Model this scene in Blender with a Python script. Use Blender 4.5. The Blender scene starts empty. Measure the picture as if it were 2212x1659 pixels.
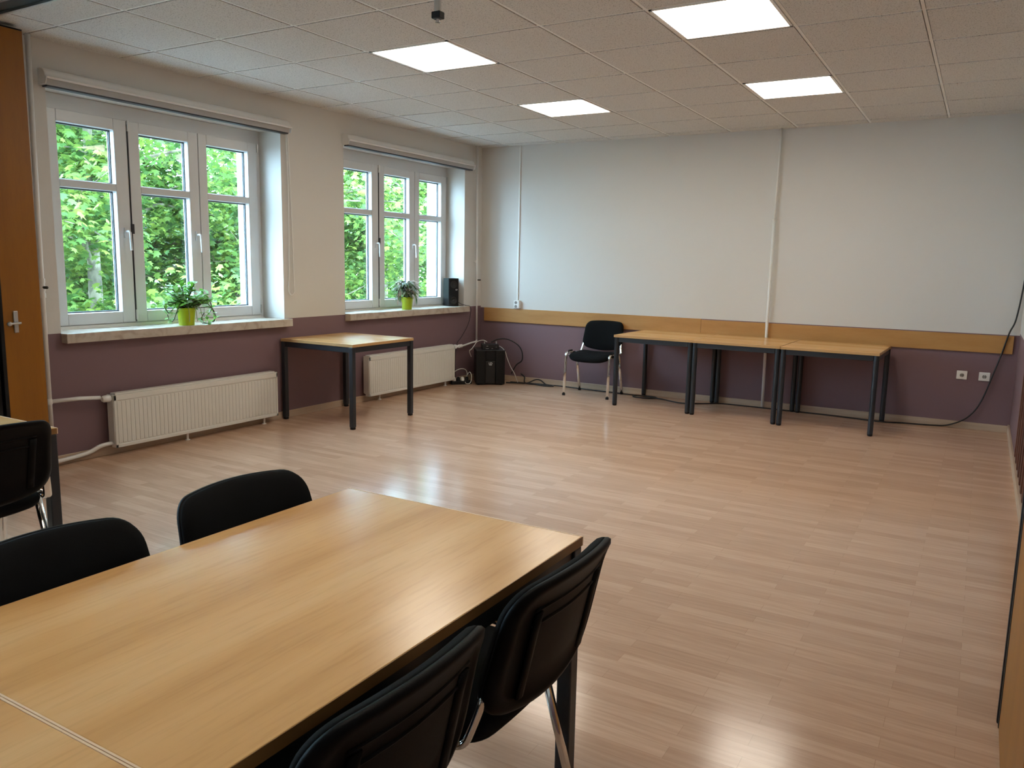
import bpy, bmesh, math, random
from mathutils import Vector, Matrix
R = math.radians
rnd = random.Random(7)
SC = bpy.context.scene
COL = SC.collection

# ---------------------------------------------------------------- camera, world, sun, exposure
cam = bpy.data.cameras.new('camera'); camo = bpy.data.objects.new('camera', cam); COL.objects.link(camo)
cam.sensor_width = 36.0; cam.lens = 1720.65 / 2212 * 36.0; cam.clip_start = 0.05; cam.clip_end = 200
def cam_matrix(yaw, pitch, roll, loc):
    cy, sy, cp, sp, cr, sr = math.cos(yaw), math.sin(yaw), math.cos(pitch), math.sin(pitch), math.cos(roll), math.sin(roll)
    f = Vector((sy * cp, cy * cp, sp)); r = Vector((cy, -sy, 0)); u = r.cross(f)
    r2 = cr * r + sr * u; u2 = -sr * r + cr * u
    m = Matrix((( r2.x, u2.x, -f.x, loc[0]), (r2.y, u2.y, -f.y, loc[1]), (r2.z, u2.z, -f.z, loc[2]), (0, 0, 0, 1)))
    return m
camo.matrix_world = cam_matrix(R(-30.32915), R(-8.64901), R(1.13123), (5.14806, -8.02503, 1.3751))
SC.camera = camo
SC.view_settings.view_transform = 'Standard'; SC.view_settings.look = 'None'
SC.view_settings.exposure = 0.2; SC.view_settings.gamma = 1.0; SC.view_settings.use_curve_mapping = False

SKY_STRENGTH = 23.0
SUN_STRENGTH = 6.0
LAMP_STRENGTH = 12.0
wd = bpy.data.worlds.new('sky'); SC.world = wd; wd.use_nodes = True
bg = wd.node_tree.nodes['Background']; bg.inputs[0].default_value = (0.50, 0.75, 1.0, 1); bg.inputs[1].default_value = SKY_STRENGTH
sun = bpy.data.lights.new('sun', 'SUN'); sun.energy = SUN_STRENGTH; sun.angle = R(12); sun.color = (1, 0.95, 0.8)
suno = bpy.data.objects.new('sun', sun); COL.objects.link(suno)
suno.rotation_euler = (R(8), R(32), 0)       # from high over the roof, onto the trees facing the windows
suno.location = (4, 0, 14)

# ---------------------------------------------------------------- materials
def nodes(name):
    m = bpy.data.materials.new(name); m.use_nodes = True
    nt = m.node_tree; b = nt.nodes['Principled BSDF']
    return m, nt, b
def lnk(nt, a, ao, b, bi): nt.links.new(a.outputs[ao], b.inputs[bi])
def srgb(r, g, b):
    f = lambda c: (c / 255 / 12.92) if c / 255 <= 0.04045 else ((c / 255 + 0.055) / 1.055) ** 2.4
    return (f(r), f(g), f(b), 1)
def plain(name, col, rough=0.5, metal=0.0, spec=0.5, bump=0.0, bscale=200.0):
    m, nt, b = nodes(name)
    b.inputs['Base Color'].default_value = col if len(col) == 4 else (*col, 1)
    b.inputs['Roughness'].default_value = rough; b.inputs['Metallic'].default_value = metal
    b.inputs['Specular IOR Level'].default_value = spec
    if bump:
        tc = nt.nodes.new('ShaderNodeTexCoord'); n = nt.nodes.new('ShaderNodeTexNoise'); bp = nt.nodes.new('ShaderNodeBump')
        n.inputs['Scale'].default_value = bscale; bp.inputs['Strength'].default_value = bump; bp.inputs['Distance'].default_value = 0.002
        lnk(nt, tc, 'Object', n, 'Vector'); lnk(nt, n, 'Fac', bp, 'Height'); lnk(nt, bp, 'Normal', b, 'Normal')
    return m
def ramp(nt, stops):
    r = nt.nodes.new('ShaderNodeValToRGB'); e = r.color_ramp.elements
    e[0].position, e[0].color = stops[0]; e[1].position, e[1].color = stops[-1]
    for p, c in stops[1:-1]:
        x = e.new(p); x.color = c
    return r
def mapping(nt, scale, coord='Object', rot=(0, 0, 0)):
    tc = nt.nodes.new('ShaderNodeTexCoord'); mp = nt.nodes.new('ShaderNodeMapping')
    mp.inputs['Scale'].default_value = scale; mp.inputs['Rotation'].default_value = rot
    lnk(nt, tc, coord, mp, 'Vector'); return mp
def wood(name, c0, c1, c2, rough=0.3, scale=(1.2, 14, 14), bump=0.03, fine=0.25):
    m, nt, b = nodes(name)
    mp = mapping(nt, scale); n = nt.nodes.new('ShaderNodeTexNoise'); n.inputs['Scale'].default_value = 1.0
    n.inputs['Detail'].default_value = 4; n.inputs['Roughness'].default_value = 0.5
    lnk(nt, mp, 'Vector', n, 'Vector')
    r = ramp(nt, [(0.3, c0), (0.5, c1), (0.7, c2)]); lnk(nt, n, 'Fac', r, 'Fac')
    mp2 = mapping(nt, (scale[0] * 14, scale[1] * 16, scale[2] * 16)); n2 = nt.nodes.new('ShaderNodeTexNoise'); n2.inputs['Detail'].default_value = 2
    n2.inputs['Scale'].default_value = 1.0
    lnk(nt, mp2, 'Vector', n2, 'Vector')
    r2 = ramp(nt, [(0.3, (0.72, 0.66, 0.58, 1)), (0.5, (1, 1, 1, 1))]); lnk(nt, n2, 'Fac', r2, 'Fac')
    mx = nt.nodes.new('ShaderNodeMix'); mx.data_type = 'RGBA'; mx.blend_type = 'MULTIPLY'; mx.inputs[0].default_value = fine
    nt.links.new(r.outputs[0], mx.inputs[6]); nt.links.new(r2.outputs[0], mx.inputs[7])
    nt.links.new(mx.outputs[2], b.inputs['Base Color'])
    b.inputs['Roughness'].default_value = rough
    if bump:
        bp = nt.nodes.new('ShaderNodeBump'); bp.inputs['Strength'].default_value = bump; bp.inputs['Distance'].default_value = 0.001
        lnk(nt, n2, 'Fac', bp, 'Height'); lnk(nt, bp, 'Normal', b, 'Normal')
    return m
def floor_mat():
    m, nt, b = nodes('beech_strip_laminate')
    mp = mapping(nt, (1, 1, 1))
    br = nt.nodes.new('ShaderNodeTexBrick')
    br.offset = 0.37; br.offset_frequency = 2; br.squash = 1
    br.inputs['Scale'].default_value = 1.0; br.inputs['Mortar Size'].default_value = 0.0006; br.inputs['Mortar Smooth'].default_value = 0.3
    br.inputs['Brick Width'].default_value = 0.52; br.inputs['Row Height'].default_value = 0.064; br.inputs['Bias'].default_value = 0.0
    br.inputs['Color1'].default_value = srgb(216, 180, 153); br.inputs['Color2'].default_value = srgb(201, 164, 137)
    br.inputs['Mortar'].default_value = srgb(176, 142, 116)
    lnk(nt, mp, 'Vector', br, 'Vector')
    mp2 = mapping(nt, (5, 70, 1)); n = nt.nodes.new('ShaderNodeTexNoise'); n.inputs['Scale'].default_value = 1; n.inputs['Detail'].default_value = 5
    lnk(nt, mp2, 'Vector', n, 'Vector')
    r = ramp(nt, [(0.3, (0.86, 0.83, 0.80, 1)), (0.65, (1.02, 1.01, 1.0, 1))]); lnk(nt, n, 'Fac', r, 'Fac')
    mx = nt.nodes.new('ShaderNodeMix'); mx.data_type = 'RGBA'; mx.blend_type = 'MULTIPLY'; mx.inputs[0].default_value = 0.9
    nt.links.new(br.outputs[0], mx.inputs[6]); nt.links.new(r.outputs[0], mx.inputs[7])
    nt.links.new(mx.outputs[2], b.inputs['Base Color'])
    b.inputs['Roughness'].default_value = 0.17; b.inputs['Specular IOR Level'].default_value = 0.5
    bp = nt.nodes.new('ShaderNodeBump'); bp.inputs['Strength'].default_value = 0.015; bp.inputs['Distance'].default_value = 0.001
    mp3 = mapping(nt, (20, 120, 1)); n3 = nt.nodes.new('ShaderNodeTexNoise'); n3.inputs['Scale'].default_value = 1
    lnk(nt, mp3, 'Vector', n3, 'Vector'); lnk(nt, n3, 'Fac', bp, 'Height'); lnk(nt, bp, 'Normal', b, 'Normal')
    return m
def wall_mat(name, zsplit, white, lower):
    m, nt, b = nodes(name)
    tc = nt.nodes.new('ShaderNodeTexCoord'); sx = nt.nodes.new('ShaderNodeSeparateXYZ'); lnk(nt, tc, 'Object', sx, 'Vector')
    lt = nt.nodes.new('ShaderNodeMath'); lt.operation = 'LESS_THAN'; lt.inputs[1].default_value = zsplit; lnk(nt, sx, 'Z', lt, 0)
    mx = nt.nodes.new('ShaderNodeMix'); mx.data_type = 'RGBA'
    lnk(nt, lt, 0, mx, 0); mx.inputs[6].default_value = white; mx.inputs[7].default_value = lower
    nt.links.new(mx.outputs[2], b.inputs['Base Color']); b.inputs['Roughness'].default_value = 0.6
    b.inputs['Specular IOR Level'].default_value = 0.3
    n = nt.nodes.new('ShaderNodeTexNoise'); n.inputs['Scale'].default_value = 60; n.inputs['Detail'].default_value = 4
    lnk(nt, tc, 'Object', n, 'Vector'); bp = nt.nodes.new('ShaderNodeBump'); bp.inputs['Strength'].default_value = 0.08; bp.inputs['Distance'].default_value = 0.004
    lnk(nt, n, 'Fac', bp, 'Height'); lnk(nt, bp, 'Normal', b, 'Normal')
    return m
def tile_mat():
    m, nt, b = nodes('mineral_ceiling_tile')
    mp = mapping(nt, (1, 1, 1)); n = nt.nodes.new('ShaderNodeTexNoise'); n.inputs['Scale'].default_value = 140; n.inputs['Detail'].default_value = 3
    lnk(nt, mp, 'Vector', n, 'Vector'); r = ramp(nt, [(0.34, (0.36, 0.34, 0.31, 1)), (0.42, (0.68, 0.655, 0.62, 1)), (0.7, (0.74, 0.715, 0.68, 1))]); lnk(nt, n, 'Fac', r, 'Fac')
    lnk(nt, r, 0, b, 'Base Color'); b.inputs['Roughness'].default_value = 0.9; b.inputs['Specular IOR Level'].default_value = 0.1
    return m
def marble_mat():
    m, nt, b = nodes('pale_marble')
    mp = mapping(nt, (3, 3, 3)); n = nt.nodes.new('ShaderNodeTexNoise'); n.inputs['Scale'].default_value = 3; n.inputs['Detail'].default_value = 8; n.inputs['Distortion'].default_value = 1.5
    lnk(nt, mp, 'Vector', n, 'Vector'); r = ramp(nt, [(0.35, srgb(178, 162, 146)), (0.48, srgb(192, 180, 165)), (0.7, srgb(202, 192, 178))]); lnk(nt, n, 'Fac', r, 'Fac')
    lnk(nt, r, 0, b, 'Base Color'); b.inputs['Roughness'].default_value = 0.25
    return m
def glass_mat():
    m = bpy.data.materials.new('window_glass'); m.use_nodes = True; nt = m.node_tree; nt.nodes.clear()
    o = nt.nodes.new('ShaderNodeOutputMaterial'); t = nt.nodes.new('ShaderNodeBsdfTransparent'); g = nt.nodes.new('ShaderNodeBsdfGlossy')
    t.inputs[0].default_value = (0.94, 0.97, 0.96, 1); g.inputs['Roughness'].default_value = 0.02
    fa = nt.nodes.new('ShaderNodeLayerWeight'); fa.inputs[0].default_value = 0.5
    pw = nt.nodes.new('ShaderNodeMath'); pw.operation = 'POWER'; pw.inputs[1].default_value = 5.0; lnk(nt, fa, 'Facing', pw, 0)
    fr = nt.nodes.new('ShaderNodeMath'); fr.operation = 'MULTIPLY_ADD'; fr.inputs[1].default_value = 0.9; fr.inputs[2].default_value = 0.03; lnk(nt, pw, 0, fr, 0)
    mx = nt.nodes.new('ShaderNodeMixShader'); lnk(nt, fr, 0, mx, 0); lnk(nt, t, 0, mx, 1); lnk(nt, g, 0, mx, 2); lnk(nt, mx, 0, o, 0)
    return m
def leaf_mat(name, c0, c1, c2, trans=0.45, per_island=True):
    m = bpy.data.materials.new(name); m.use_nodes = True; nt = m.node_tree; nt.nodes.clear()
    o = nt.nodes.new('ShaderNodeOutputMaterial'); d = nt.nodes.new('ShaderNodeBsdfPrincipled'); t = nt.nodes.new('ShaderNodeBsdfTranslucent')
    g = nt.nodes.new('ShaderNodeNewGeometry'); r = ramp(nt, [(0.0, c0), (0.5, c1), (1.0, c2)])
    lnk(nt, g, 'Random Per Island', r, 'Fac'); lnk(nt, r, 0, d, 'Base Color'); lnk(nt, r, 0, t, 'Color')
    d.inputs['Roughness'].default_value = 0.45
    mx = nt.nodes.new('ShaderNodeMixShader'); mx.inputs[0].default_value = trans
    lnk(nt, d, 0, mx, 1); lnk(nt, t, 0, mx, 2); lnk(nt, mx, 0, o, 0); return m
def emit_mat(name, col, s):
    m, nt, b = nodes(name); b.inputs['Base Color'].default_value = (0.9, 0.9, 0.9, 1)
    b.inputs['Emission Color'].default_value = (*col, 1); b.inputs['Emission Strength'].default_value = s; return m
def bark_mat():
    m, nt, b = nodes('mottled_bark')
    mp = mapping(nt, (1, 1, 0.5)); n = nt.nodes.new('ShaderNodeTexNoise'); n.inputs['Scale'].default_value = 9; n.inputs['Detail'].default_value = 3
    lnk(nt, mp, 'Vector', n, 'Vector'); r = ramp(nt, [(0.35, srgb(80, 74, 60)), (0.5, srgb(112, 104, 86)), (0.62, srgb(142, 134, 112))]); lnk(nt, n, 'Fac', r, 'Fac')
    lnk(nt, r, 0, b, 'Base Color'); b.inputs['Roughness'].default_value = 0.85; return m

WHITE = (0.68, 0.65, 0.605, 1); PURPLE = (0.21, 0.13, 0.14, 1)
M = dict(
    wall=wall_mat('two_tone_wall_paint', 0.864, WHITE, PURPLE), wall_back=wall_mat('two_tone_wall_paint_back', 0.846, WHITE, PURPLE),
    floor=floor_mat(), tile=tile_mat(), tbar=plain('white_grid_bar', (0.88, 0.86, 0.82), 0.4), marble=marble_mat(),
    pvc=plain('white_window_plastic', (0.68, 0.675, 0.67), 0.28), glass=glass_mat(), gasket=plain('black_gasket', (0.012, 0.014, 0.02), 0.4),
    spacer=plain('aluminium_spacer', (0.55, 0.6, 0.65), 0.35, 0.6),
    white_paint=plain('white_enamel', (0.80, 0.78, 0.74), 0.3), radiator=plain('cream_radiator_enamel', (0.76, 0.73, 0.66), 0.3),
    blind=plain('white_blind_cassette', (0.82, 0.80, 0.77), 0.3), slat=plain('grey_blind_fabric', (0.42, 0.40, 0.385), 0.7),
    board=wood('fibreboard', srgb(176, 126, 68), srgb(184, 134, 75), srgb(190, 141, 82), 0.5, (2, 2, 12), 0.0, 0.15),
    base=wood('pale_skirting', srgb(178, 154, 130), srgb(190, 166, 142), srgb(198, 176, 152), 0.45, (1.5, 1.5, 30), 0, 0.2),
    beech=wood('beech_laminate', srgb(212, 162, 102), srgb(228, 180, 120), srgb(236, 194, 138), 0.22, (0.7, 7, 7), 0.03, 0.22),
    edge_light=plain('pale_edge_band', srgb(240, 212, 178), 0.4), edge=plain('beech_edge_band', srgb(190, 150, 98), 0.4),
    dark_metal=plain('charcoal_steel', (0.016, 0.020, 0.026), 0.4), chrome=plain('chrome', (0.75, 0.74, 0.72), 0.08, 1.0),
    fabric=plain('black_fabric', (0.0045, 0.005, 0.0058), 0.9, 0, 0.15, 0.4, 900), shell=plain('black_plastic', (0.0025, 0.0025, 0.003), 0.5, 0, 0.10, 0.2, 500),
    black=plain('matt_black', (0.005, 0.005, 0.006), 0.5, 0, 0.3), cabinet_black=plain('black_speaker_paint', (0.0035, 0.0035, 0.004), 0.5, 0, 0.3, 0.3, 400),
    cone=plain('speaker_cone', (0.007, 0.007, 0.008), 0.4), cable=plain('black_cable', (0.01, 0.009, 0.009), 0.45),
    white_cable=plain('white_cable', (0.62, 0.6, 0.55), 0.4), lamp=emit_mat('led_panel', (1.0, 0.91, 0.77), LAMP_STRENGTH), logo=plain('white_print', (0.8, 0.8, 0.8), 0.5),
    orange=wood('orange_veneer', srgb(140, 84, 3), srgb(150, 92, 4), srgb(160, 100, 6), 0.4, (6, 6, 0.6), 0.0, 0.2),
    dark_wood=wood('dark_brown_veneer', srgb(84, 48, 34), srgb(98, 58, 42), srgb(110, 68, 50), 0.5, (25, 25, 0.6), 0, 0.3),
    alu=plain('aluminium', (0.55, 0.55, 0.53), 0.35, 0.9), green_metal=plain('dark_green_track', (0.03, 0.04, 0.035), 0.4),
    pot=plain('lime_ceramic', srgb(176, 196, 24), 0.3), soil=plain('soil', (0.03, 0.02, 0.012), 0.9),
    plant=leaf_mat('glossy_plant_leaf', (0.10, 0.34, 0.03, 1), (0.24, 0.52, 0.08, 1), (0.62, 0.74, 0.60, 1), 0.4),
    plant2=leaf_mat('striped_plant_leaf', (0.05, 0.11, 0.03, 1), (0.14, 0.19, 0.08, 1), (0.60, 0.46, 0.40, 1), 0.25),
    stem=plain('brown_stem', (0.05, 0.04, 0.025), 0.7), pale_stem=plain('pale_stem', (0.35, 0.36, 0.2), 0.6),
    leaf=leaf_mat('plane_tree_leaf', (0.06, 0.14, 0.04, 1), (0.14, 0.25, 0.055, 1), (0.27, 0.36, 0.07, 1), 0.55), bark=bark_mat(),
    facade=plain('white_facade_render', (0.5, 0.5, 0.49), 0.85), grass=plain('paving', (0.22, 0.22, 0.22), 0.95),
    rear_wall=plain('rear_wall_paint', WHITE, 0.6), plug=plain('socket_plastic', (0.84, 0.82, 0.78), 0.3), socket_grey=plain('socket_hollow', (0.22, 0.21, 0.19), 0.5),
    dark_brass=plain('dark_valve_metal', (0.03, 0.025, 0.02), 0.4, 0.5), shaded_edge=plain('shaded_edge_band', srgb(140, 100, 55), 0.4))  # foreground tables' long edges: shadow put into a darker band colour

# ---------------------------------------------------------------- mesh helpers
class MB:
    def __init__(s): s.v = []; s.f = []; s.mi = []
    def add(s, vs, fs, mi=0):
        o = len(s.v); s.v += [tuple(v) for v in vs]; s.f += [tuple(i + o for i in f) for f in fs]; s.mi += [mi] * len(fs); return s
    def box(s, x0, x1, y0, y1, z0, z1, mi=0, mat=None):
        vs = [Vector((x, y, z)) for x in (x0, x1) for y in (y0, y1) for z in (z0, z1)]
        if mat: vs = [mat @ v for v in vs]
        return s.add(vs, [(0, 1, 3, 2), (4, 6, 7, 5), (0, 4, 5, 1), (2, 3, 7, 6), (0, 2, 6, 4), (1, 5, 7, 3)], mi)
    def tube(s, pts, rx, ry=None, n=10, up=(0, 0, 1), caps=True, mi=0, taper=None):
        ry = rx if ry is None else ry; pts = [Vector(p) for p in pts]; vs = []; fs = []
        up = Vector(up); prev = None
        for i, p in enumerate(pts):
            t = (pts[min(i + 1, len(pts) - 1)] - pts[max(i - 1, 0)])
            if t.length < 1e-9: t = Vector((0, 0, 1))
            t.normalize()
            a = up.cross(t) if prev is None else prev - t * prev.dot(t)
            if a.length < 1e-4: a = Vector((1, 0, 0)).cross(t)
            if a.length < 1e-4: a = Vector((0, 1, 0)).cross(t)
            a.normalize(); b = t.cross(a); prev = a
            k = taper[i] if taper else 1.0
            for j in range(n):
                an = 2 * math.pi * j / n; vs.append(p + a * (rx * k * math.cos(an)) + b * (ry * k * math.sin(an)))
        for i in range(len(pts) - 1):
            for j in range(n):
                fs.append((i * n + j, i * n + (j + 1) % n, (i + 1) * n + (j + 1) % n, (i + 1) * n + j))
        if caps:
            fs.append(tuple(range(n))[::-1]); fs.append(tuple((len(pts) - 1) * n + j for j in range(n)))
        return s.add(vs, fs, mi)
    def cyl(s, p0, p1, r, n=16, mi=0): return s.tube([p0, p1], r, n=n, mi=mi)
    def lathe(s, prof, n=24, c=(0, 0, 0), mi=0, mat=None):
        vs = []; fs = []
        for r, z in prof:
            for j in range(n):
                a = 2 * math.pi * j / n; v = Vector((r * math.cos(a), r * math.sin(a), z))
                if mat: v = mat @ v
                vs.append(v + Vector(c))
        for i in range(len(prof) - 1):
            for j in range(n): fs.append((i * n + j, i * n + (j + 1) % n, (i + 1) * n + (j + 1) % n, (i + 1) * n + j))
        fs.append(tuple(range(n))[::-1]); fs.append(tuple((len(prof) - 1) * n + j for j in range(n)))
        return s.add(vs, fs, mi)
    def extrude_profile(s, prof, axis, a0, a1, mi=0):
        # prof: list of (u, w) points; axis 'y' -> (u=x, w=z); axis 'x' -> (u=y, w=z)
        n = len(prof); vs = []
        for a in (a0, a1):
            for u, w in prof: vs.append((u, a, w) if axis == 'y' else (a, u, w))
        fs = [(j, (j + 1) % n, n + (j + 1) % n, n + j) for j in range(n)] + [tuple(range(n))[::-1], tuple(range(n, 2 * n))]
        return s.add(vs, fs, mi)
    def pad(s, outline, fn, prof, mi=0):
        # closed cushion: rings of the outline scaled by k at depth d, capped; fn(u, v, d) -> point
        n = len(outline); vs = []; fs = []
        cu = sum(p[0] for p in outline) / n; cv = sum(p[1] for p in outline) / n
        for k, d in prof:
            for u, v in outline: vs.append(fn(cu + (u - cu) * k, cv + (v - cv) * k, d))
        for i in range(len(prof) - 1):
            for j in range(n): fs.append((i * n + j, i * n + (j + 1) % n, (i + 1) * n + (j + 1) % n, (i + 1) * n + j))
        for end, k in ((0, 0), (len(prof) - 1, len(prof) - 1)):
            o = len(vs); vs.append(fn(cu, cv, prof[end][1]))
            for j in range(n):
                f = (end * n + j, end * n + (j + 1) % n, o); fs.append(f if end else f[::-1])
        return s.add(vs, fs, mi)
    def build(s, name, mats, parent=None, smooth=False, bevel=0.0, seg=2, auto=None):
        me = bpy.data.meshes.new(name); me.from_pydata(s.v, [], s.f)
        for m in (mats if isinstance(mats, (list, tuple)) else [mats]): me.materials.append(m)
        for p, i in zip(me.polygons, s.mi): p.material_index = i
        b = bmesh.new(); b.from_mesh(me); bmesh.ops.recalc_face_normals(b, faces=b.faces); b.to_mesh(me); b.free()
        if smooth: me.shade_smooth()
        if smooth and auto: me.set_sharp_from_angle(angle=R(auto))
        o = bpy.data.objects.new(name, me); COL.objects.link(o)
        if parent: o.parent = parent
        if bevel:
            md = o.modifiers.new('bevel', 'BEVEL'); md.width = bevel; md.segments = seg; md.limit_method = 'ANGLE'; md.angle_limit = R(40)
        return o
def fillet(pts, r, n=5):
    pts = [Vector(p) for p in pts]; out = [pts[0]]
    for i in range(1, len(pts) - 1):
        a, b, c = pts[i - 1], pts[i], pts[i + 1]; rr = min(r, (a - b).length * 0.49, (c - b).length * 0.49)
        p0 = b + (a - b).normalized() * rr; p1 = b + (c - b).normalized() * rr
        for k in range(n + 1):
            t = k / n; out.append(p0 * (1 - t) ** 2 + b * 2 * t * (1 - t) + p1 * t * t)
    out.append(pts[-1]); return out
def catmull(pts, n=6):
    pts = [Vector(p) for p in pts]; P = [pts[0] * 2 - pts[1]] + pts + [pts[-1] * 2 - pts[-2]]; out = []
    for i in range(1, len(P) - 2):
        for k in range(n):
            t = k / n; a, b, c, d = P[i - 1], P[i], P[i + 1], P[i + 2]
            out.append(0.5 * ((2 * b) + (c - a) * t + (2 * a - 5 * b + 4 * c - d) * t * t + (3 * b - a - 3 * c + d) * t ** 3))
    out.append(pts[-1]); return out
def rounded(pts, rad, n=6):
    out = []; N = len(pts)
    for i in range(N):
        a, b, c = Vector(pts[i - 1]), Vector(pts[i]), Vector(pts[(i + 1) % N]); r = rad[i]
        p0 = b + (a - b).normalized() * r; p1 = b + (c - b).normalized() * r
        for k in range(n + 1):
            t = k / n; q = p0 * (1 - t) ** 2 + b * 2 * t * (1 - t) + p1 * t * t; out.append((q.x, q.y))
    # densify long spans
    dense = []
    for i, p in enumerate(out):
        q = out[(i + 1) % len(out)]; L = math.hypot(q[0] - p[0], q[1] - p[1]); k = max(1, int(L / 0.03))
        for j in range(k): dense.append((p[0] + (q[0] - p[0]) * j / k, p[1] + (q[1] - p[1]) * j / k))
    return dense
def tag(o, label=None, cat=None, group=None, kind=None):
    if label: o['label'] = label
    if cat: o['category'] = cat
    if group: o['group'] = group
    if kind: o['kind'] = kind
    return o
def empty(name, loc=(0, 0, 0), rz=0.0):
    o = bpy.data.objects.new(name, None); COL.objects.link(o); o.location = loc; o.rotation_euler = (0, 0, rz); o.empty_display_size = 0.1; return o
def dup(root, loc, rz):
    r = root.copy(); COL.objects.link(r); r.location = loc; r.rotation_euler = (0, 0, rz)
    for ch in list(root.children):
        c = ch.copy(); COL.objects.link(c); c.parent = r
        for g in list(ch.children):
            d = g.copy(); COL.objects.link(d); d.parent = c
    return r
def struct(o, label, cat): return tag(o, label, cat, None, 'structure')

# ---------------------------------------------------------------- room shell
CZ = 2.68; XR = 5.45; YB = 0.0; YF = -11.0; XO = -0.5
W1 = (-5.05, -3.115); W2 = (-2.355, -0.365); W3 = (-7.815, -5.88); W4 = (-10.58, -8.645); WZ = (0.80, 2.425)
struct(MB().box(XO, 5.9, YF - 0.3, 0.3, -0.2, 0.0).build('floor', M['floor']), 'beech strip laminate floor', 'floor')
# window wall with two openings
w = MB()
ys = [YF - 0.3, *W4, *W3, *W1, *W2, 0.3]
for i in range(9):
    if i % 2:
        w.box(XO, 0, ys[i], ys[i + 1], 0, WZ[0]); w.box(XO, 0, ys[i], ys[i + 1], WZ[1], 3.1)
    else: w.box(XO, 0, ys[i], ys[i + 1], 0, 3.1)
wl = struct(w.build('wall_left', M['wall']), 'window wall, white above and mauve below', 'wall')
# the plastered outside skin of the same wall
sk = MB()
for i in range(9):
    if i % 2:
        sk.box(XO - 0.02, XO, ys[i], ys[i + 1], -4, WZ[0]); sk.box(XO - 0.02, XO, ys[i], ys[i + 1], WZ[1], 4)
    else: sk.box(XO - 0.02, XO, ys[i], ys[i + 1], -4, 4)
for a, b in (W1, W2, W3, W4):
    sk.box(XO - 0.02, -0.335, a, a + 0.012, WZ[0], WZ[1]); sk.box(XO - 0.02, -0.335, b - 0.012, b, WZ[0], WZ[1]); sk.box(XO - 0.06, -0.335, a, b, WZ[0], 0.86)
sk.build('outer_render', M['facade'], wl)
struct(MB().box(0, XR, YB, 0.3, 0, 3.1).build('wall_back', M['wall_back']), 'back wall, white above and mauve below', 'wall')
struct(MB().box(XR, 5.9, YF - 0.3, 0.3, 0, 3.1).build('wall_right', M['wall']), 'right wall, white above and mauve below', 'wall')
struct(MB().box(0, XR, YF - 0.3, YF, 0, 3.1).build('wall_front', M['rear_wall']), 'wall behind the camera', 'wall')
# suspended ceiling: tiles hanging just below a recessed grid, slab added above to block light
T = 0.625; GX = 2.61 * T; GY = -6.28 * T
LAMPS = [(0, 0), (3, 0), (0, 3), (3, 3), (3, -5)]  # last panel is added out of view, to brighten the foreground tables
c = MB(); ce = 0.0125
TRACK = (-5.62, -5.47)
for i in range(-3, 7):
    for j in range(-12, 7):
        x0, x1 = GX + i * T, GX + (i + 1) * T; y0, y1 = GY + j * T, GY + (j + 1) * T
        if (i, j) in LAMPS: continue
        x0, x1 = max(x0 + ce, 0), min(x1 - ce, XR); y0, y1 = max(y0 + ce, YF), min(y1 - ce, 0)
        if y0 < TRACK[0] - 0.02 < y1 and y1 > TRACK[1]: segs = [(y0, TRACK[0]), (TRACK[1], y1)]
        elif y0 < TRACK[1] < y1: segs = [(TRACK[1], y1)]
        else: segs = [(y0, y1)]
        for a, b in segs:
            if x1 - x0 > 0.01 and b - a > 0.01: c.box(x0, x1, a, b, CZ, CZ + 0.02)
ceil = struct(c.build('ceiling', M['tile']), 'suspended ceiling of speckled mineral tiles', 'ceiling')
g = MB()
for i in range(-3, 8):
    x = GX + i * T
    if 0 <= x <= XR: g.box(x - 0.0085, x + 0.0085, YF, 0, CZ + 0.003, CZ + 0.03)
for j in range(-12, 7):
    y = GY + j * T
    if YF < y < 0: g.box(0, XR, y - 0.0085, y + 0.0085, CZ + 0.0034, CZ + 0.03)
g.box(0, 0.02, YF, 0, CZ + 0.0085, CZ + 0.03); g.box(0, XR, -0.02, 0, CZ + 0.0085, CZ + 0.03)
g.build('ceiling_grid', M['tbar'], ceil)
MB().box(XO, 5.9, YF - 0.3, 0.3, 3.05, 3.3).build('slab', M['facade'], ceil)  # unseen, added over the tiles to keep outside light out
# skirtings
struct(MB().box(0.0, XR, -0.014, 0, 0, 0.062).build('baseboard_back', M['base'], None, False, 0.003), 'pale wooden skirting along the back wall', 'baseboard')
struct(MB().box(0, 0.014, -5.2, -0.014, 0, 0.062).build('baseboard_left', M['base'], None, False, 0.003), 'wooden skirting under the windows', 'baseboard')
struct(MB().box(XR - 0.016, XR, -5.25, -0.014, 0, 0.075).build('baseboard_right', M['base'], None, False, 0.003), 'pale wooden skirting along the right wall', 'baseboard')
# wooden board rail on the back wall, two lengths butted together
struct(MB().box(0.06, 2.688, -0.02, 0, 0.69, 0.847).build('trim_1', M['board'], None, False, 0.002), 'orange fibreboard rail on the back wall, left length', 'trim')
struct(MB().box(2.690, 5.41, -0.02, 0, 0.685, 0.838).build('trim_2', M['board'], None, False, 0.002), 'orange fibreboard rail on the back wall, right length', 'trim')
# outside ground
struct(MB().box(-60, -0.6, -40, 50, -4.2, -4.0).build('yard', M['grass']), 'paved yard under the trees outside', 'ground')

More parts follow.
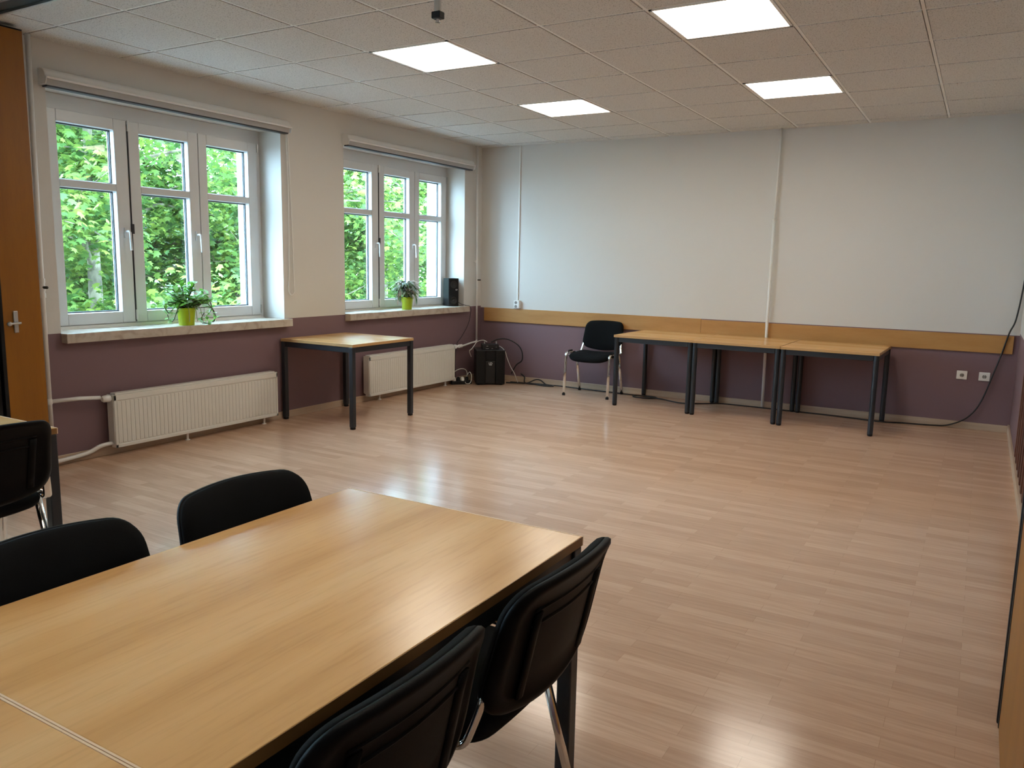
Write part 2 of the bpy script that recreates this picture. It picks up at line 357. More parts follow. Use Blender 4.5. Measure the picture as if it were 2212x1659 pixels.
# ---------------------------------------------------------------- windows
def frame_ring(m, x0, x1, y0, y1, z0, z1, t, tb=None):
    tb = t if tb is None else tb
    m.box(x0, x1, y0, y0 + t, z0, z1); m.box(x0, x1, y1 - t, y1, z0, z1); m.box(x0, x1, y0 + t, y1 - t, z0, z0 + tb); m.box(x0, x1, y0 + t, y1 - t, z1 - t, z1)
def make_window(name, wy, o, label, sz=0.863):
    y0, y1 = wy; root = struct(empty(name, (0, (y0 + y1) / 2, 0)), label, 'window'); oy = -(y0 + y1) / 2
    f = MB()
    sl, sr = -4.945 + o, -3.160 + o
    f.box(-0.335, -0.252, y0 + oy, sl + 0.012 + oy, 0.835, WZ[1]); f.box(-0.335, -0.252, sr - 0.012 + oy, y1 + oy, 0.835, WZ[1])
    f.box(-0.335, -0.252, sl + oy, sr + oy, 2.31, WZ[1]); f.box(-0.335, -0.252, sl + oy, sr + oy, 0.835, 0.905)
    f.box(-0.335, -0.275, -4.36 + o + oy, -4.33 + o + oy, 0.9, 2.315)
    f.box(-0.335, -0.275, -3.76 + o + oy, -3.73 + o + oy, 0.9, 2.315)
    f.build('window_frame', M['pvc'], root, False, 0.004)
    sashes = [(-4.945, -4.350, -4.856, -4.450), (-4.340, -3.748, -4.253, -3.838), (-3.742, -3.160, -3.665, -3.254)]
    for k, (a, b, ga, gb) in enumerate(sashes):
        a, b, ga, gb = (v + o + oy for v in (a, b, ga, gb))
        s = MB(); X0, X1 = -0.318, -0.236
        s.box(X0, X1, a, ga, 0.888, 2.325); s.box(X0, X1, gb, b, 0.888, 2.325)
        s.box(X0, X1, ga, gb, 0.888, 0.970); s.box(X0, X1, ga, gb, 2.245, 2.325); s.box(X0, X1, ga, gb, 1.822, 1.874)
        so = s.build('sash', M['pvc'], root, False, 0.005)
        for za, zb in ((0.970, 1.822), (1.874, 2.245)):
            MB().box(-0.297, -0.291, ga - 0.004, gb + 0.004, za - 0.004, zb + 0.004).build('pane', M['glass'], so)
            gk = MB(); frame_ring(gk, -0.289, -0.284, ga, gb, za, zb, 0.006); gk.build('gasket', M['gasket'], so)
            sp = MB(); frame_ring(sp, -0.305, -0.299, ga, gb, za, zb, 0.009); sp.build('spacer', M['spacer'], so)
        if k in (0, 2) or False:
            pass
        if k == 0 or k == 1:
            hy = b - 0.045 if k == 0 else b - 0.04
            h = MB(); h.box(-0.236, -0.224, hy - 0.014, hy + 0.014, 1.50, 1.57)
            h.tube(fillet([(-0.224, hy, 1.545), (-0.185, hy, 1.548), (-0.182, hy + 0.004, 1.41)], 0.02), 0.009, 0.008, 8)
            h.build('handle', M['pvc'], so, True, 0, 2, 40)
        hg = MB()
        if k == 0: pass
        if k == 1:
            for z in (0.905, 2.25): hg.tube([(-0.23, a - 0.002, z), (-0.23, a - 0.002, z + 0.075)], 0.008, n=8)
            hg.build('hinge', M['white_paint'], so, True, 0, 2, 40)
            MB().box(-0.24, -0.232, a - 0.008, a - 0.002, 0.9, 2.3).box(-0.238, -0.224, a - 0.012, a + 0.008, 1.53, 1.60).build('seal_strip', M['gasket'], so)
        if k == 2:
            for z in (0.905, 2.25): hg.tube([(-0.23, b + 0.004, z), (-0.23, b + 0.004, z + 0.07)], 0.007, n=8)
            hg.build('hinge', M['alu'], so, True, 0, 2, 40)
    st = MB().box(-0.252, -0.236, sl + oy, sr + oy, 0.865, 0.884).box(-0.252, -0.225, y0 + 0.01 + oy, y1 - 0.01 + oy, 0.852, 0.866)
    st.build('bottom_trim', M['white_paint'], root, False, 0.002)
    # marble sill with a short nose past the reveal at the far end
    nose = 0.05
    s = MB(); s.box(-0.25, 0.0, y0 + 0.001 + oy, y1 - 0.001 + oy, WZ[0], sz); s.box(0.0, 0.065, y0 + oy, y1 + nose - 0.015 + oy, WZ[0] + (sz - 0.863), sz)
    s.build('window_sill', M['marble'], root, False, 0.003)
    return root
make_window('window_1', W1, 0.0, 'left white triple casement window over the cream radiator')
make_window('window_2', W2, 2.765, 'right white triple casement window nearer the corner', 0.872)
make_window('window_3', W3, -2.765, 'white triple casement window in the rear half of the room')
make_window('window_4', W4, -5.53, 'white triple casement window at the far rear of the room')

# roller blind cassettes with bead loops
def blind(y0, y1, label, loop):
    r = tag(empty('roller_blind', (0, (y0 + y1) / 2, 2.4)), label, 'blind', 'roller blinds above the windows'); L = (y1 - y0) / 2
    prof = [(0.0, 0.105), (0.0, 0.040), (0.090, 0.040), (0.092, 0.050), (0.080, 0.056)] + [(0.022 + 0.052 * math.cos(a), 0.062 + 0.044 * math.sin(a)) for a in [R(t) for t in range(15, 91, 15)]]
    cap = [(0.0, 0.105), (0.0, 0.004), (0.078, 0.004)] + prof[2:]
    MB().extrude_profile(prof, 'y', -L, L).build('cassette', M['blind'], r, True, 0, 2, 40)
    MB().box(0.004, 0.070, -L + 0.006, L - 0.006, 0.004, 0.042).build('rolled_fabric', M['slat'], r, False, 0.004)
    MB().box(0.008, 0.062, -L + 0.012, L - 0.012, -0.006, 0.005).build('bottom_bar', M['gasket'], r, False, 0.002)
    MB().extrude_profile(cap, 'y', -L - 0.006, -L).build('end_cap', M['blind'], r, False, 0.004)
    MB().extrude_profile(cap, 'y', L, L + 0.006).build('end_cap', M['blind'], r, False, 0.004)
    if loop:
        b = 1.064 - 2.4
        pts = [(0.03, L - 0.01, 0.03), (0.022, L + 0.012, -0.5), (0.018, L + 0.006, b + 0.25), (0.018, L - 0.004, b + 0.06), (0.018, L + 0.008, b + 0.012), (0.018, L + 0.028, b), (0.018, L + 0.05, b + 0.015), (0.018, L + 0.06, b + 0.07), (0.018, L + 0.052, b + 0.4), (0.022, L + 0.03, -0.3), (0.04, L - 0.006, 0.03)]
        MB().tube(catmull(pts, 6), 0.0045, n=6).build('bead_loop', M['plug'], r, True)
    return r
blind(-5.085, -3.07, 'white roller blind cassette with a long hanging cord over the left window', True)
blind(-2.365, -0.285, 'white roller blind cassette over the window nearer the corner', False)

# ---------------------------------------------------------------- ceiling light panels
LAB = {(0, 0): 'lit square ceiling panel nearest the left window', (3, 0): 'lit square ceiling panel cut by the top of the photo',
       (0, 3): 'lit square ceiling panel nearest the corner with the wall pipe', (3, 3): 'lit square ceiling panel in front of the tall back wall pipe', (3, -5): 'added ceiling panel, out of view, brightening the foreground tables'}
for (i, j) in LAMPS:
    x, y = GX + (i + .5) * T, GY + (j + .5) * T
    r = tag(empty('ceiling_light', (x, y, CZ)), LAB[(i, j)], 'light', 'LED ceiling panels')
    h = T / 2 - 0.011
    f = MB(); 
    f.box(-h, -h + 0.016, -h, h, -0.002, 0.03); f.box(h - 0.016, h, -h, h, -0.002, 0.03); f.box(-h, h, -h, -h + 0.016, -0.002, 0.03); f.box(-h, h, h - 0.016, h, -0.002, 0.03); f.box(-h, h, -h, h, 0.03, 0.034)
    f.build('frame', M['tbar'], r)
    MB().box(-h + 0.016, h - 0.016, -h + 0.016, h - 0.016, 0.002, 0.012).build('diffuser', M['lamp'], r)

# ---------------------------------------------------------------- tables
def table(name, label, lx, ly, h, leg, group, inset=0.0, edge='edge'):
    r = tag(empty(name), label, 'table', group)
    MB().box(-lx / 2, lx / 2, -ly / 2, ly / 2, h - 0.024, h).build('tabletop', M['beech'], r, False, 0.002)
    e = 0.0012
    k = e if edge == 'edge' else 0.0035; zt0 = h - 0.0008 if edge == 'edge' else h
    for sg in (-1, 1):
        MB().box(sg * lx / 2 - (k if sg < 0 else 0), sg * lx / 2 + (k if sg > 0 else 0), -ly / 2 - e, ly / 2 + e, h - 0.0235, zt0).build('edge_band', M['edge' if edge == 'edge' else 'edge_light'], r)
        MB().box(-lx / 2, lx / 2, sg * ly / 2 - (e if sg < 0 else 0), sg * ly / 2 + (e if sg > 0 else 0), h - 0.0235, h - 0.0008).build('edge_band', M[edge], r)
    d = 0.045 if leg == 'round' else 0.04; q = d / 2 + inset; X, Y = lx / 2 - q, ly / 2 - q; zt = h - 0.0245
    fr = MB(); a = 0.013
    for sy in (-1, 1): fr.box(-X + d / 2, X - d / 2, sy * Y - a, sy * Y + a, zt - 0.045, zt)
    for sx in (-1, 1): fr.box(sx * X - a, sx * X + a, -Y + d / 2, Y - d / 2, zt - 0.045, zt)
    fr.build('apron_frame', M['dark_metal'], r, False, 0.002)
    for sx in (-1, 1):
        for sy in (-1, 1):
            m = MB(); ft = MB()
            if leg == 'round':
                m.cyl((sx * X, sy * Y, 0.018), (sx * X, sy * Y, zt), d / 2, 20); ft.lathe([(d / 2 - 0.006, 0), (d / 2 - 0.001, 0.006), (d / 2 - 0.001, 0.018)], 20, (sx * X, sy * Y, 0))
                lo = m.build('leg', M['dark_metal'], r, True, 0, 2, 40); ft.build('foot_cap', M['black'], lo, True, 0, 2, 40)
            else:
                m.box(sx * X - d / 2, sx * X + d / 2, sy * Y - d / 2, sy * Y + d / 2, 0.02, zt)
                lo = m.build('leg', M['dark_metal'], r, False, 0.004); ft.box(sx * X - d / 2 + 0.003, sx * X + d / 2 - 0.003, sy * Y - d / 2 + 0.003, sy * Y + d / 2 - 0.003, 0, 0.02); ft.build('foot_cap', M['black'], lo, False, 0.004)
    return r
def place(o, x, y, rz=0.0, label=None, group=None):
    o.location = (x, y, 0); o.rotation_euler = (0, 0, rz)
    if label: o['label'] = label
    if group: o['group'] = group
    return o
TH = 0.70
place(table('office_table', 'small square beech table with charcoal legs standing under the window wall', 0.80, 0.80, TH, 'square', None), 0.425, -2.785)
GR = 'beech tables lined up along the back wall'
t1 = place(table('office_table', 'leftmost of the three beech tables along the back wall, beside the chair', 0.79, 0.80, TH, 'round', GR), 2.478, -0.425)
t2 = dup(t1, (3.273, -0.452, 0), 0); t2['label'] = 'middle beech table of the row along the back wall'
t3 = dup(t1, (4.073, -0.484, 0), 0); t3['label'] = 'rightmost beech table of the back wall row, nearest the two sockets'
for t in (t1, t2, t3): t.rotation_euler = (0, 0, R(-1.0))
GF = 'long beech meeting tables in the foreground'
f1 = place(table('meeting_table', 'long beech table in the foreground between four black chairs', 1.154, 0.77, TH, 'square', GF, 0.0, 'shaded_edge'), 3.953, -6.854, R(90))
f2 = dup(f1, (3.953, -8.0165, 0), R(90)); f2['label'] = 'second long beech table, past the seam in the lower left corner'
f3 = dup(f1, (1.679, -6.862, 0), R(90)); f3['label'] = 'beech table half cut off at the left edge by the orange panel'

# ---------------------------------------------------------------- chairs
def make_chair(name, label):
    r = tag(empty(name), label, 'chair')
    # seat: saddle pad, front = +x
    so = rounded([(0.196, -0.236), (0.196, 0.236), (-0.205, 0.222), (-0.205, -0.222)], [0.11, 0.11, 0.08, 0.08], 7)
    def seat(u, v, d):
        f = max(0.0, (u - 0.04) / 0.155)
        return (u + 0.02 * (1 - (v / 0.225) ** 2) * f, v, 0.452 + d - 0.030 * f * f - 0.016 * (1 - (v / 0.225) ** 2) + 0.012 * max(0, -u / 0.2))
    MB().pad(so, seat, [(0.2, 0.004), (0.6, 0.004), (0.9, 0.0), (0.975, -0.010), (1.0, -0.024), (0.985, -0.036)]).build('seat', M['fabric'], r, True)
    MB().pad(so, seat, [(0.3, -0.038), (0.985, -0.036), (0.95, -0.046), (0.80, -0.056), (0.3, -0.058)][::-1]).build('seat_shell', M['shell'], r, True)
    # backrest: pad in front, ribbed plastic shell behind
    H = 0.262; bo0 = rounded([(-0.228, 0.0), (0.228, 0.0), (0.228, H), (-0.228, H)], [0.075, 0.075, 0.062, 0.062], 8)
    bo = []
    for u, s in bo0:
        k = s / H; q = 1 - (u / 0.228) ** 2
        bo.append((u * (1.03 - 0.10 * k), s + q * (0.014 * k - 0.040 * (1 - k))))
    def back(u, s, d):
        x = -0.205 - 0.22 * s - 0.032 * (1 - (u / 0.228) ** 2) + d
        x -= 0.02 * max(0, (s - 0.18) / 0.1) ** 2
        return (x, u, 0.498 + s)
    MB().pad(bo, back, [(0.2, 0.024), (0.6, 0.023), (0.88, 0.019), (0.965, 0.012), (0.995, 0.002), (1.0, -0.004)]).build('backrest', M['fabric'], r, True)
    sh = MB(); sh.pad(bo, back, [(1.0, -0.004), (1.008, -0.010), (0.995, -0.019), (0.94, -0.025), (0.86, -0.026), (0.84, -0.022), (0.5, -0.022), (0.2, -0.022)][::-1])
    shell = sh.build('back_shell', M['shell'], r, True)
    rb = MB()
    for u in (-0.135, 0.135):
        rb.tube([back(u, s, -0.024) for s in (0.01, 0.06, 0.11, 0.16, 0.20)], 0.006, 0.015, 8, (0, 1, 0))
    for s in (0.175, 0.21): rb.tube([back(u, s, -0.022) for u in (-0.15, -0.1, -0.05, 0, 0.05, 0.1, 0.15)], 0.004, 0.004, 6)
    rb.build('rib', M['shell'], shell, True)
    for sy in (-1, 1):
        Y = lambda y: sy * y
        lg = MB().tube(fillet([(0.208, Y(0.246), 0.006), (0.182, Y(0.2455), 0.30), (0.176, Y(0.245), 0.445), (0.11, Y(0.244), 0.452)], 0.045, 8), 0.0095, 0.0155, 12, (0, 1, 0)).build('leg', M['chrome'], r, True)
        MB().tube([(0.2085, Y(0.246), 0), (0.2065, Y(0.246), 0.022)], 0.0115, 0.0175, 12, (0, 1, 0)).build('foot_cap', M['black'], lg, True, 0, 2, 40)
        MB().tube([(0.11, Y(0.244), 0.452), (-0.13, Y(0.243), 0.440)], 0.0095, 0.0155, 12, (0, 1, 0)).build('seat_rail', M['chrome'], r, True)
        MB().tube(fillet([(-0.13, Y(0.243), 0.440), (-0.185, Y(0.236), 0.428), (-0.206, Y(0.222), 0.49), (-0.228, Y(0.205), 0.58)], 0.05, 8), 0.0095, 0.0155, 12, (0, 1, 0)).build('back_upright', M['chrome'], r, True)
        lr = MB().tube([(-0.088, Y(0.244), 0.434), (-0.155, Y(0.245), 0.20), (-0.210, Y(0.246), 0.006)], 0.0095, 0.0155, 12, (0, 1, 0)).build('leg', M['chrome'], r, True)
        MB().tube([(-0.2115, Y(0.246), 0), (-0.206, Y(0.246), 0.022)], 0.0115, 0.0175, 12, (0, 1, 0)).build('foot_cap', M['black'], lr, True, 0, 2, 40)
        MB().box(0.03, 0.105, Y(0.244) - 0.011, Y(0.244) + 0.011, 0.444, 0.474).build('stacking_bumper', M['black'], r, False, 0.005)
    for x in (0.11, -0.12): MB().tube([(x, -0.247, 0.432 if x < 0 else 0.420), (x, -0.12, 0.39), (x, 0.12, 0.39), (x, 0.247, 0.432 if x < 0 else 0.420)], 0.008, n=10).build('crossbar', M['chrome'], r, True)
    return r
chw = make_chair('visitor_chair', 'black fabric chair with chrome legs standing against the back wall')
place(chw, 1.655, -0.345, R(-88))
GC = 'black chairs pushed in around the foreground tables'
for x, y, rz, lab in ((3.738, -6.575, 0, 'black chair at the far left corner of the foreground table, front of its backrest showing'),
                      (3.738, -7.110, 0, 'black chair at the near left side of the foreground table, cut by the photo edge'),
                      (4.163, -6.585, 180, 'black chair at the far right corner of the foreground table, chrome legs showing'),
                      (4.163, -7.120, 180, 'black chair at the near right side of the foreground table, lowest in the photo'),
                      (1.885, -6.575, 180, 'black chair seen from behind at the table on the left edge')):
    o = dup(chw, (x, y, 0), R(rz)); o['label'] = lab; o['group'] = GC

# ---------------------------------------------------------------- radiators and heating pipes
def radiator(y0, y1, z0, z1, label, valve):
    yc = (y0 + y1) / 2; L = (y1 - y0) / 2
    r = tag(empty('radiator', (0, yc, 0)), label, 'radiator', 'panel radiators under the windows')
    n = int(2 * L / 0.0335); prof = []
    xf = 0.098
    m = MB(); m.box(0.045, xf - 0.0045, -L, L, z0, z1)
    st = (2 * L - 0.04) / n
    for k in range(n):
        a = -L + 0.02 + k * st
        m.box(xf - 0.008, xf - 0.001, a + 0.003, a + st - 0.003, z0 + 0.03, z1 - 0.045)
    m.box(xf - 0.008, xf + 0.001, -L, L, z0, z0 + 0.024); m.box(xf - 0.008, xf + 0.001, -L, L, z1 - 0.038, z1); m.box(xf - 0.008, xf + 0.001, -L, -L + 0.018, z0, z1); m.box(xf - 0.008, xf + 0.001, L - 0.018, L, z0, z1)
    m.build('panel', M['radiator'], r, False, 0.0025, 1)
    MB().box(0.028, xf - 0.012, -L + 0.02, L - 0.02, z1, z1 + 0.012).build('top_grille', M['radiator'], r, False, 0.003)
    MB().box(0.022, 0.040, -L + 0.01, L - 0.01, z0 + 0.02, z1 - 0.02).build('rear_panel', M['radiator'], r, False, 0.003)
    for s in (-1, 1): MB().box(0.024, 0.092, s * L - 0.004, s * L + 0.004, z0 + 0.03, z1 + 0.004).build('side_cover', M['radiator'], r, False, 0.002)
    for yy in valve['feet']:
        MB().cyl((0.055, yy - yc, 0), (0.055, yy - yc, z0 + 0.02), 0.009, 12).lathe([(0.018, 0), (0.018, 0.006), (0.01, 0.008)], 16, (0.055, yy - yc, 0)).build('foot', M['white_paint'], r, True, 0, 2, 40)
    for vy, vz, sgn in valve['heads']:
        rot = Matrix.Rotation(R(-90) * sgn, 4, 'X')
        MB().lathe([(0.012, 0), (0.022, 0.006), (0.026, 0.02), (0.024, 0.05), (0.016, 0.062)], 20, (0.062, vy - yc, vz), 0, rot).build('thermostat_head', M['white_paint'], r, True, 0, 2, 40)
    return r
radiator(-4.775, -3.300, 0.058, 0.425, 'long cream panel radiator under the left window', dict(feet=(-4.17, -3.42), heads=((-4.775, 0.405, -1),)))
radiator(-2.13, -0.675, 0.058, 0.448, 'cream panel radiator behind the small square table', dict(feet=(-1.93, -0.80), heads=((-0.655, 0.425, 1),)))
# riser by the orange panel with its two branches
p = tag(empty('heating_pipe', (0.05, -5.185, 0)), 'white heating riser beside the orange panel, with two branches to the left radiator', 'pipe')
MB().tube([(0, 0.02, CZ), (0, 0.004, 1.30), (0, 0, 0.02)], 0.0155, n=12).build('riser', M['white_paint'], p, True)
MB().tube([(0, 0, 0.436), (0, 0.20, 0.43), (0.012, 0.335, 0.418)], 0.0135, n=12).build('upper_branch', M['white_paint'], p, True)
MB().tube(catmull([(0, 0, 0.035), (0, 0.16, 0.045), (0.002, 0.25, 0.058), (0.01, 0.32, 0.085), (0.012, 0.41, 0.092)], 5), 0.0145, n=12).build('lower_branch', M['white_paint'], p, True)
va = MB().lathe([(0.023, -0.06), (0.023, -0.035), (0.019, -0.025), (0.026, 0), (0.019, 0.025), (0.023, 0.035), (0.023, 0.06)], 14, (0, 0.001, 1.16)).build('stop_valve', M['white_paint'], p, True, 0, 2, 40)
MB().tube([(0.01, 0.0, 1.165), (0.05, 0.01, 1.165)], 0.009, n=8).build('valve_key', M['dark_brass'], va, True)
MB().lathe([(0.017, -0.02), (0.02, -0.012), (0.02, 0.012), (0.017, 0.02)], 14, (0, 0, 0.436)).build('tee_fitting', M['white_paint'], p, True, 0, 2, 40)
MB().lathe([(0.017, -0.02), (0.017, 0.02)], 14, (0, 0.003, 1.31)).box(-0.047, 0, -0.006, 0.006, 1.305, 1.315).build('pipe_clip', M['white_paint'], p, True, 0, 2, 40)
# corner riser
p = tag(empty('heating_pipe', (0.05, -0.19, 0)), 'thin white heating riser in the room corner, ending behind the subwoofer', 'pipe')
MB().tube([(0, 0, CZ), (0, 0.02, 1.2), (0, 0.03, 0.44)], 0.0105, n=12).build('riser', M['white_paint'], p, True)
MB().tube(fillet([(0, 0.03, 0.50), (0, 0.03, 0.45), (0.0, -0.06, 0.446), (0.012, -0.25, 0.426), (0.012, -0.47, 0.425)], 0.03), 0.0105, n=12).build('radiator_branch', M['white_paint'], p, True)
MB().lathe([(0.02, -0.03), (0.02, 0.03)], 16, (0.012, -0.33, 0.425), 0, Matrix.Rotation(R(90), 4, 'X')).build('union_nut', M['white_paint'], p, True, 0, 2, 40)
MB().tube([(0.008, 0.025, 1.17), (0.045, 0.03, 1.17)], 0.008, n=8).build('valve_key', M['dark_brass'], p, True)
MB().lathe([(0.015, -0.015), (0.015, 0.015)], 14, (0, 0.012, 1.38)).box(-0.047, 0, 0.006, 0.018, 1.375, 1.385).build('pipe_clip', M['white_paint'], p, True, 0, 2, 40)
# pipe up the middle of the back wall
p = tag(empty('wall_pipe', (3.36, -0.042, 0)), 'tall white pipe up the middle of the back wall, behind the tables', 'pipe')
MB().tube([(0.004, 0.014, CZ), (-0.006, 0.016, 1.83)], 0.0105, n=12).build('upper_pipe', M['white_paint'], p, True)
MB().tube([(-0.006, 0.008, 1.84), (-0.008, 0, 0.85), (0, 0, 0.0)], 0.014, n=12).build('lower_pipe', M['white_paint'], p, True)
MB().lathe([(0.012, -0.012), (0.016, -0.008), (0.016, 0.008), (0.011, 0.012)], 14, (-0.006, 0.012, 1.83)).box(-0.018, 0.008, 0.01, 0.042, 1.82, 1.84).build('collar', M['white_paint'], p, True, 0, 2, 40)
# cable duct down to the double socket
MB_ = MB().box(0.498, 0.516, -0.013, 0, 0.94, CZ)
tag(MB_.build('cable_duct', M['white_paint'], None, False, 0.002), 'narrow white cable duct running down the back wall to a double socket', 'duct')
s = tag(empty('wall_socket', (0.515, 0, 0.90)), 'white surface double socket at the foot of the cable duct', 'socket')
MB().box(-0.038, 0.038, -0.045, 0, -0.045, 0.045).build('housing', M['plug'], s, False, 0.006)
for z in (-0.022, 0.022): MB().lathe([(0.017, 0), (0.017, 0.002)], 18, (-0.005, -0.0452, z), 0, Matrix.Rotation(R(90), 4, 'X')).build('socket_well', M['socket_grey'], s, True, 0, 2, 40)
for x, lab in ((5.052, 'left one of two white sockets low on the mauve wall'), (5.223, 'right one of two white sockets low on the mauve wall, by the cable')):
    s = tag(empty('wall_socket', (x, 0, 0.474)), lab, 'socket', 'flush sockets on the back wall')
    MB().box(-0.042, 0.042, -0.011, 0, -0.038, 0.038).build('plate', M['plug'], s, False, 0.004)
    MB().lathe([(0.021, 0), (0.021, 0.003), (0.017, 0.003)], 20, (0, -0.011, 0), 0, Matrix.Rotation(R(90), 4, 'X')).build('rim', M['plug'], s, True, 0, 2, 40)
    MB().lathe([(0.0165, 0), (0.0165, 0.0042)], 20, (0, -0.0112, 0), 0, Matrix.Rotation(R(90), 4, 'X')).build('well', M['socket_grey'], s, True, 0, 2, 40)
    MB().box(-0.004, 0.004, -0.0165, -0.012, 0.006, 0.016).box(-0.004, 0.004, -0.0165, -0.012, -0.016, -0.006).build('earth_clip', M['alu'], s)

# ---------------------------------------------------------------- sound equipment
def text_mesh(name, body, size, mat, parent, M4):
    cu = bpy.data.curves.new(name, 'FONT'); cu.body = body; cu.size = size; cu.extrude = 0.0006; cu.align_x = 'CENTER'; cu.align_y = 'CENTER'; cu.offset = size * 0.02
    to = bpy.data.objects.new(name + '_tmp', cu); COL.objects.link(to)
    dg = bpy.context.evaluated_depsgraph_get(); dg.update()
    me = bpy.data.meshes.new_from_object(to.evaluated_get(dg)); me.transform(M4); me.materials.clear(); me.materials.append(mat); me.name = name
    bpy.data.objects.remove(to); o = bpy.data.objects.new(name, me); COL.objects.link(o); o.parent = parent; return o
FACE = Matrix.Rotation(R(90), 4, 'X')      # text lying in xy -> standing, facing -y
sub = tag(empty('subwoofer', (0.324, -0.311, 0), R(37.8)), 'black subwoofer on the floor in the room corner', 'subwoofer')
MB().box(-0.163, 0.163, -0.16, 0.165, 0.01, 0.395).build('cabinet', M['cabinet_black'], sub, False, 0.008)
MB().box(-0.163, -0.058, -0.175, -0.158, 0.012, 0.392).box(0.058, 0.163, -0.175, -0.158, 0.012, 0.392).build('front_cheek', M['cabinet_black'], sub, False, 0.005)
MB().box(-0.055, 0.055, -0.166, -0.156, 0.02, 0.27).build('grille', M['cone'], sub, False, 0.003)
MB().box(-0.045, 0.045, -0.163, -0.158, 0.30, 0.385).build('port', M['black'], sub)
MB().box(-0.165, 0.165, -0.178, 0.167, 0.388, 0.398).build('top_lip', M['cone'], sub, False, 0.003)
for sx in (-1, 1):
    for sy in (-1, 1): MB().cyl((sx * 0.13, sy * 0.13, 0), (sx * 0.13, sy * 0.13, 0.012), 0.014, 12).build('foot', M['black'], sub, True, 0, 2, 40)
text_mesh('logo', 'LD', 0.034, M['logo'], sub, Matrix.Translation((0.0, -0.167, 0.245)) @ FACE)
text_mesh('logo', 'SYSTEMS', 0.008, M['logo'], sub, Matrix.Translation((0.0, -0.167, 0.226)) @ FACE)
mx = tag(empty('audio_mixer', (0.352, -0.345, 0.3985), R(37.8)), 'small black audio unit lying on the subwoofer', 'mixer')
MB().box(-0.095, 0.095, -0.085, 0.085, 0.0, 0.058).build('case', M['black'], mx, False, 0.004)
MB().box(-0.088, 0.088, -0.0875, -0.0845, 0.005, 0.053).build('front_plate', M['cone'], mx)
for x in (-0.03, 0.03, 0.06):
    MB().lathe([(0.008, 0), (0.007, 0.012)], 12, (x, -0.0875, 0.028), 0, Matrix.Rotation(R(90), 4, 'X')).build('knob', M['black'], mx, True, 0, 2, 40)
MB().box(0.060, 0.066, -0.1005, -0.099, 0.028, 0.036).box(-0.055, -0.020, -0.0882, -0.0874, 0.012, 0.015).box(-0.048, -0.028, -0.0882, -0.0874, 0.038, 0.041).box(0.010, 0.028, -0.0882, -0.0874, 0.012, 0.015).build('panel_print', M['logo'], mx)
for x in (-0.06, 0.075): MB().cyl((x, 0.02, 0.056), (x, 0.02, 0.085), 0.008, 10).build('plug', M['alu'], mx, True, 0, 2, 40)
sp = tag(empty('speaker', (-0.10, -0.472, 0.873), R(60)), 'slim black loudspeaker standing on the marble sill', 'speaker')
MB().box(-0.064, 0.064, -0.062, 0.08, 0.0, 0.315).build('cabinet', M['cabinet_black'], sp, False, 0.004)
MB().box(-0.060, 0.060, -0.0655, -0.0615, 0.006, 0.309).build('grille', M['black'], sp, False, 0.002)
for z in (0.062, 0.245):
    MB().lathe([(0.043, 0), (0.043, 0.003), (0.038, 0.0045), (0.034, 0.002), (0.014, 0.0005), (0.012, 0.004), (0.004, 0.006)], 28, (0, -0.0655, z), 0, Matrix.Rotation(R(90), 4, 'X')).build('driver', M['cone'], sp, True, 0, 2, 50)
text_mesh('logo', 'LD', 0.020, M['logo'], sp, Matrix.Translation((0.034, -0.067, 0.186)) @ FACE)
def cable(name, pts, r, mat, label, cat='cable', n=6):
    return tag(MB().tube(catmull(pts, 8), r, n=n).build(name, mat, None, True), label, cat)
cable('speaker_cable', [(-0.06, -0.43, 0.93), (-0.02, -0.40, 0.90), (0.03, -0.36, 0.88), (0.069, -0.335, 0.868), (0.076, -0.330, 0.80), (0.06, -0.36, 0.66), (0.03, -0.45, 0.52), (0.024, -0.53, 0.45), (0.024, -0.56, 0.30), (0.035, -0.57, 0.10), (0.05, -0.56, 0.01)], 0.0035, M['cable'], 'black cable drooping from the speaker over the sill and down behind the radiator')
cable('audio_cable', [(0.33, -0.28, 0.47), (0.37, -0.19, 0.50), (0.45, -0.12, 0.50), (0.55, -0.06, 0.44), (0.60, -0.04, 0.36), (0.61, -0.05, 0.26), (0.54, -0.06, 0.2), (0.5, -0.1, 0.1)], 0.0075, M['cable'], 'black cable arching from the audio unit over to the back wall')
cable('white_lead', [(0.31, -0.34, 0.475), (0.28, -0.37, 0.495), (0.22, -0.40, 0.48), (0.20, -0.43, 0.44), (0.185, -0.46, 0.40), (0.165, -0.48, 0.37), (0.15, -0.42, 0.30)], 0.005, M['white_cable'], 'white lead curving from the audio unit over the left edge of the subwoofer')
cable('white_lead', [(0.45, -0.35, 0.44), (0.49, -0.33, 0.43), (0.535, -0.31, 0.38), (0.55, -0.285, 0.30), (0.57, -0.24, 0.2), (0.60, -0.20, 0.12), (0.61, -0.16, 0.04), (0.60, -0.12, 0.01)], 0.0045, M['white_cable'], 'white lead hanging down the right side of the subwoofer')
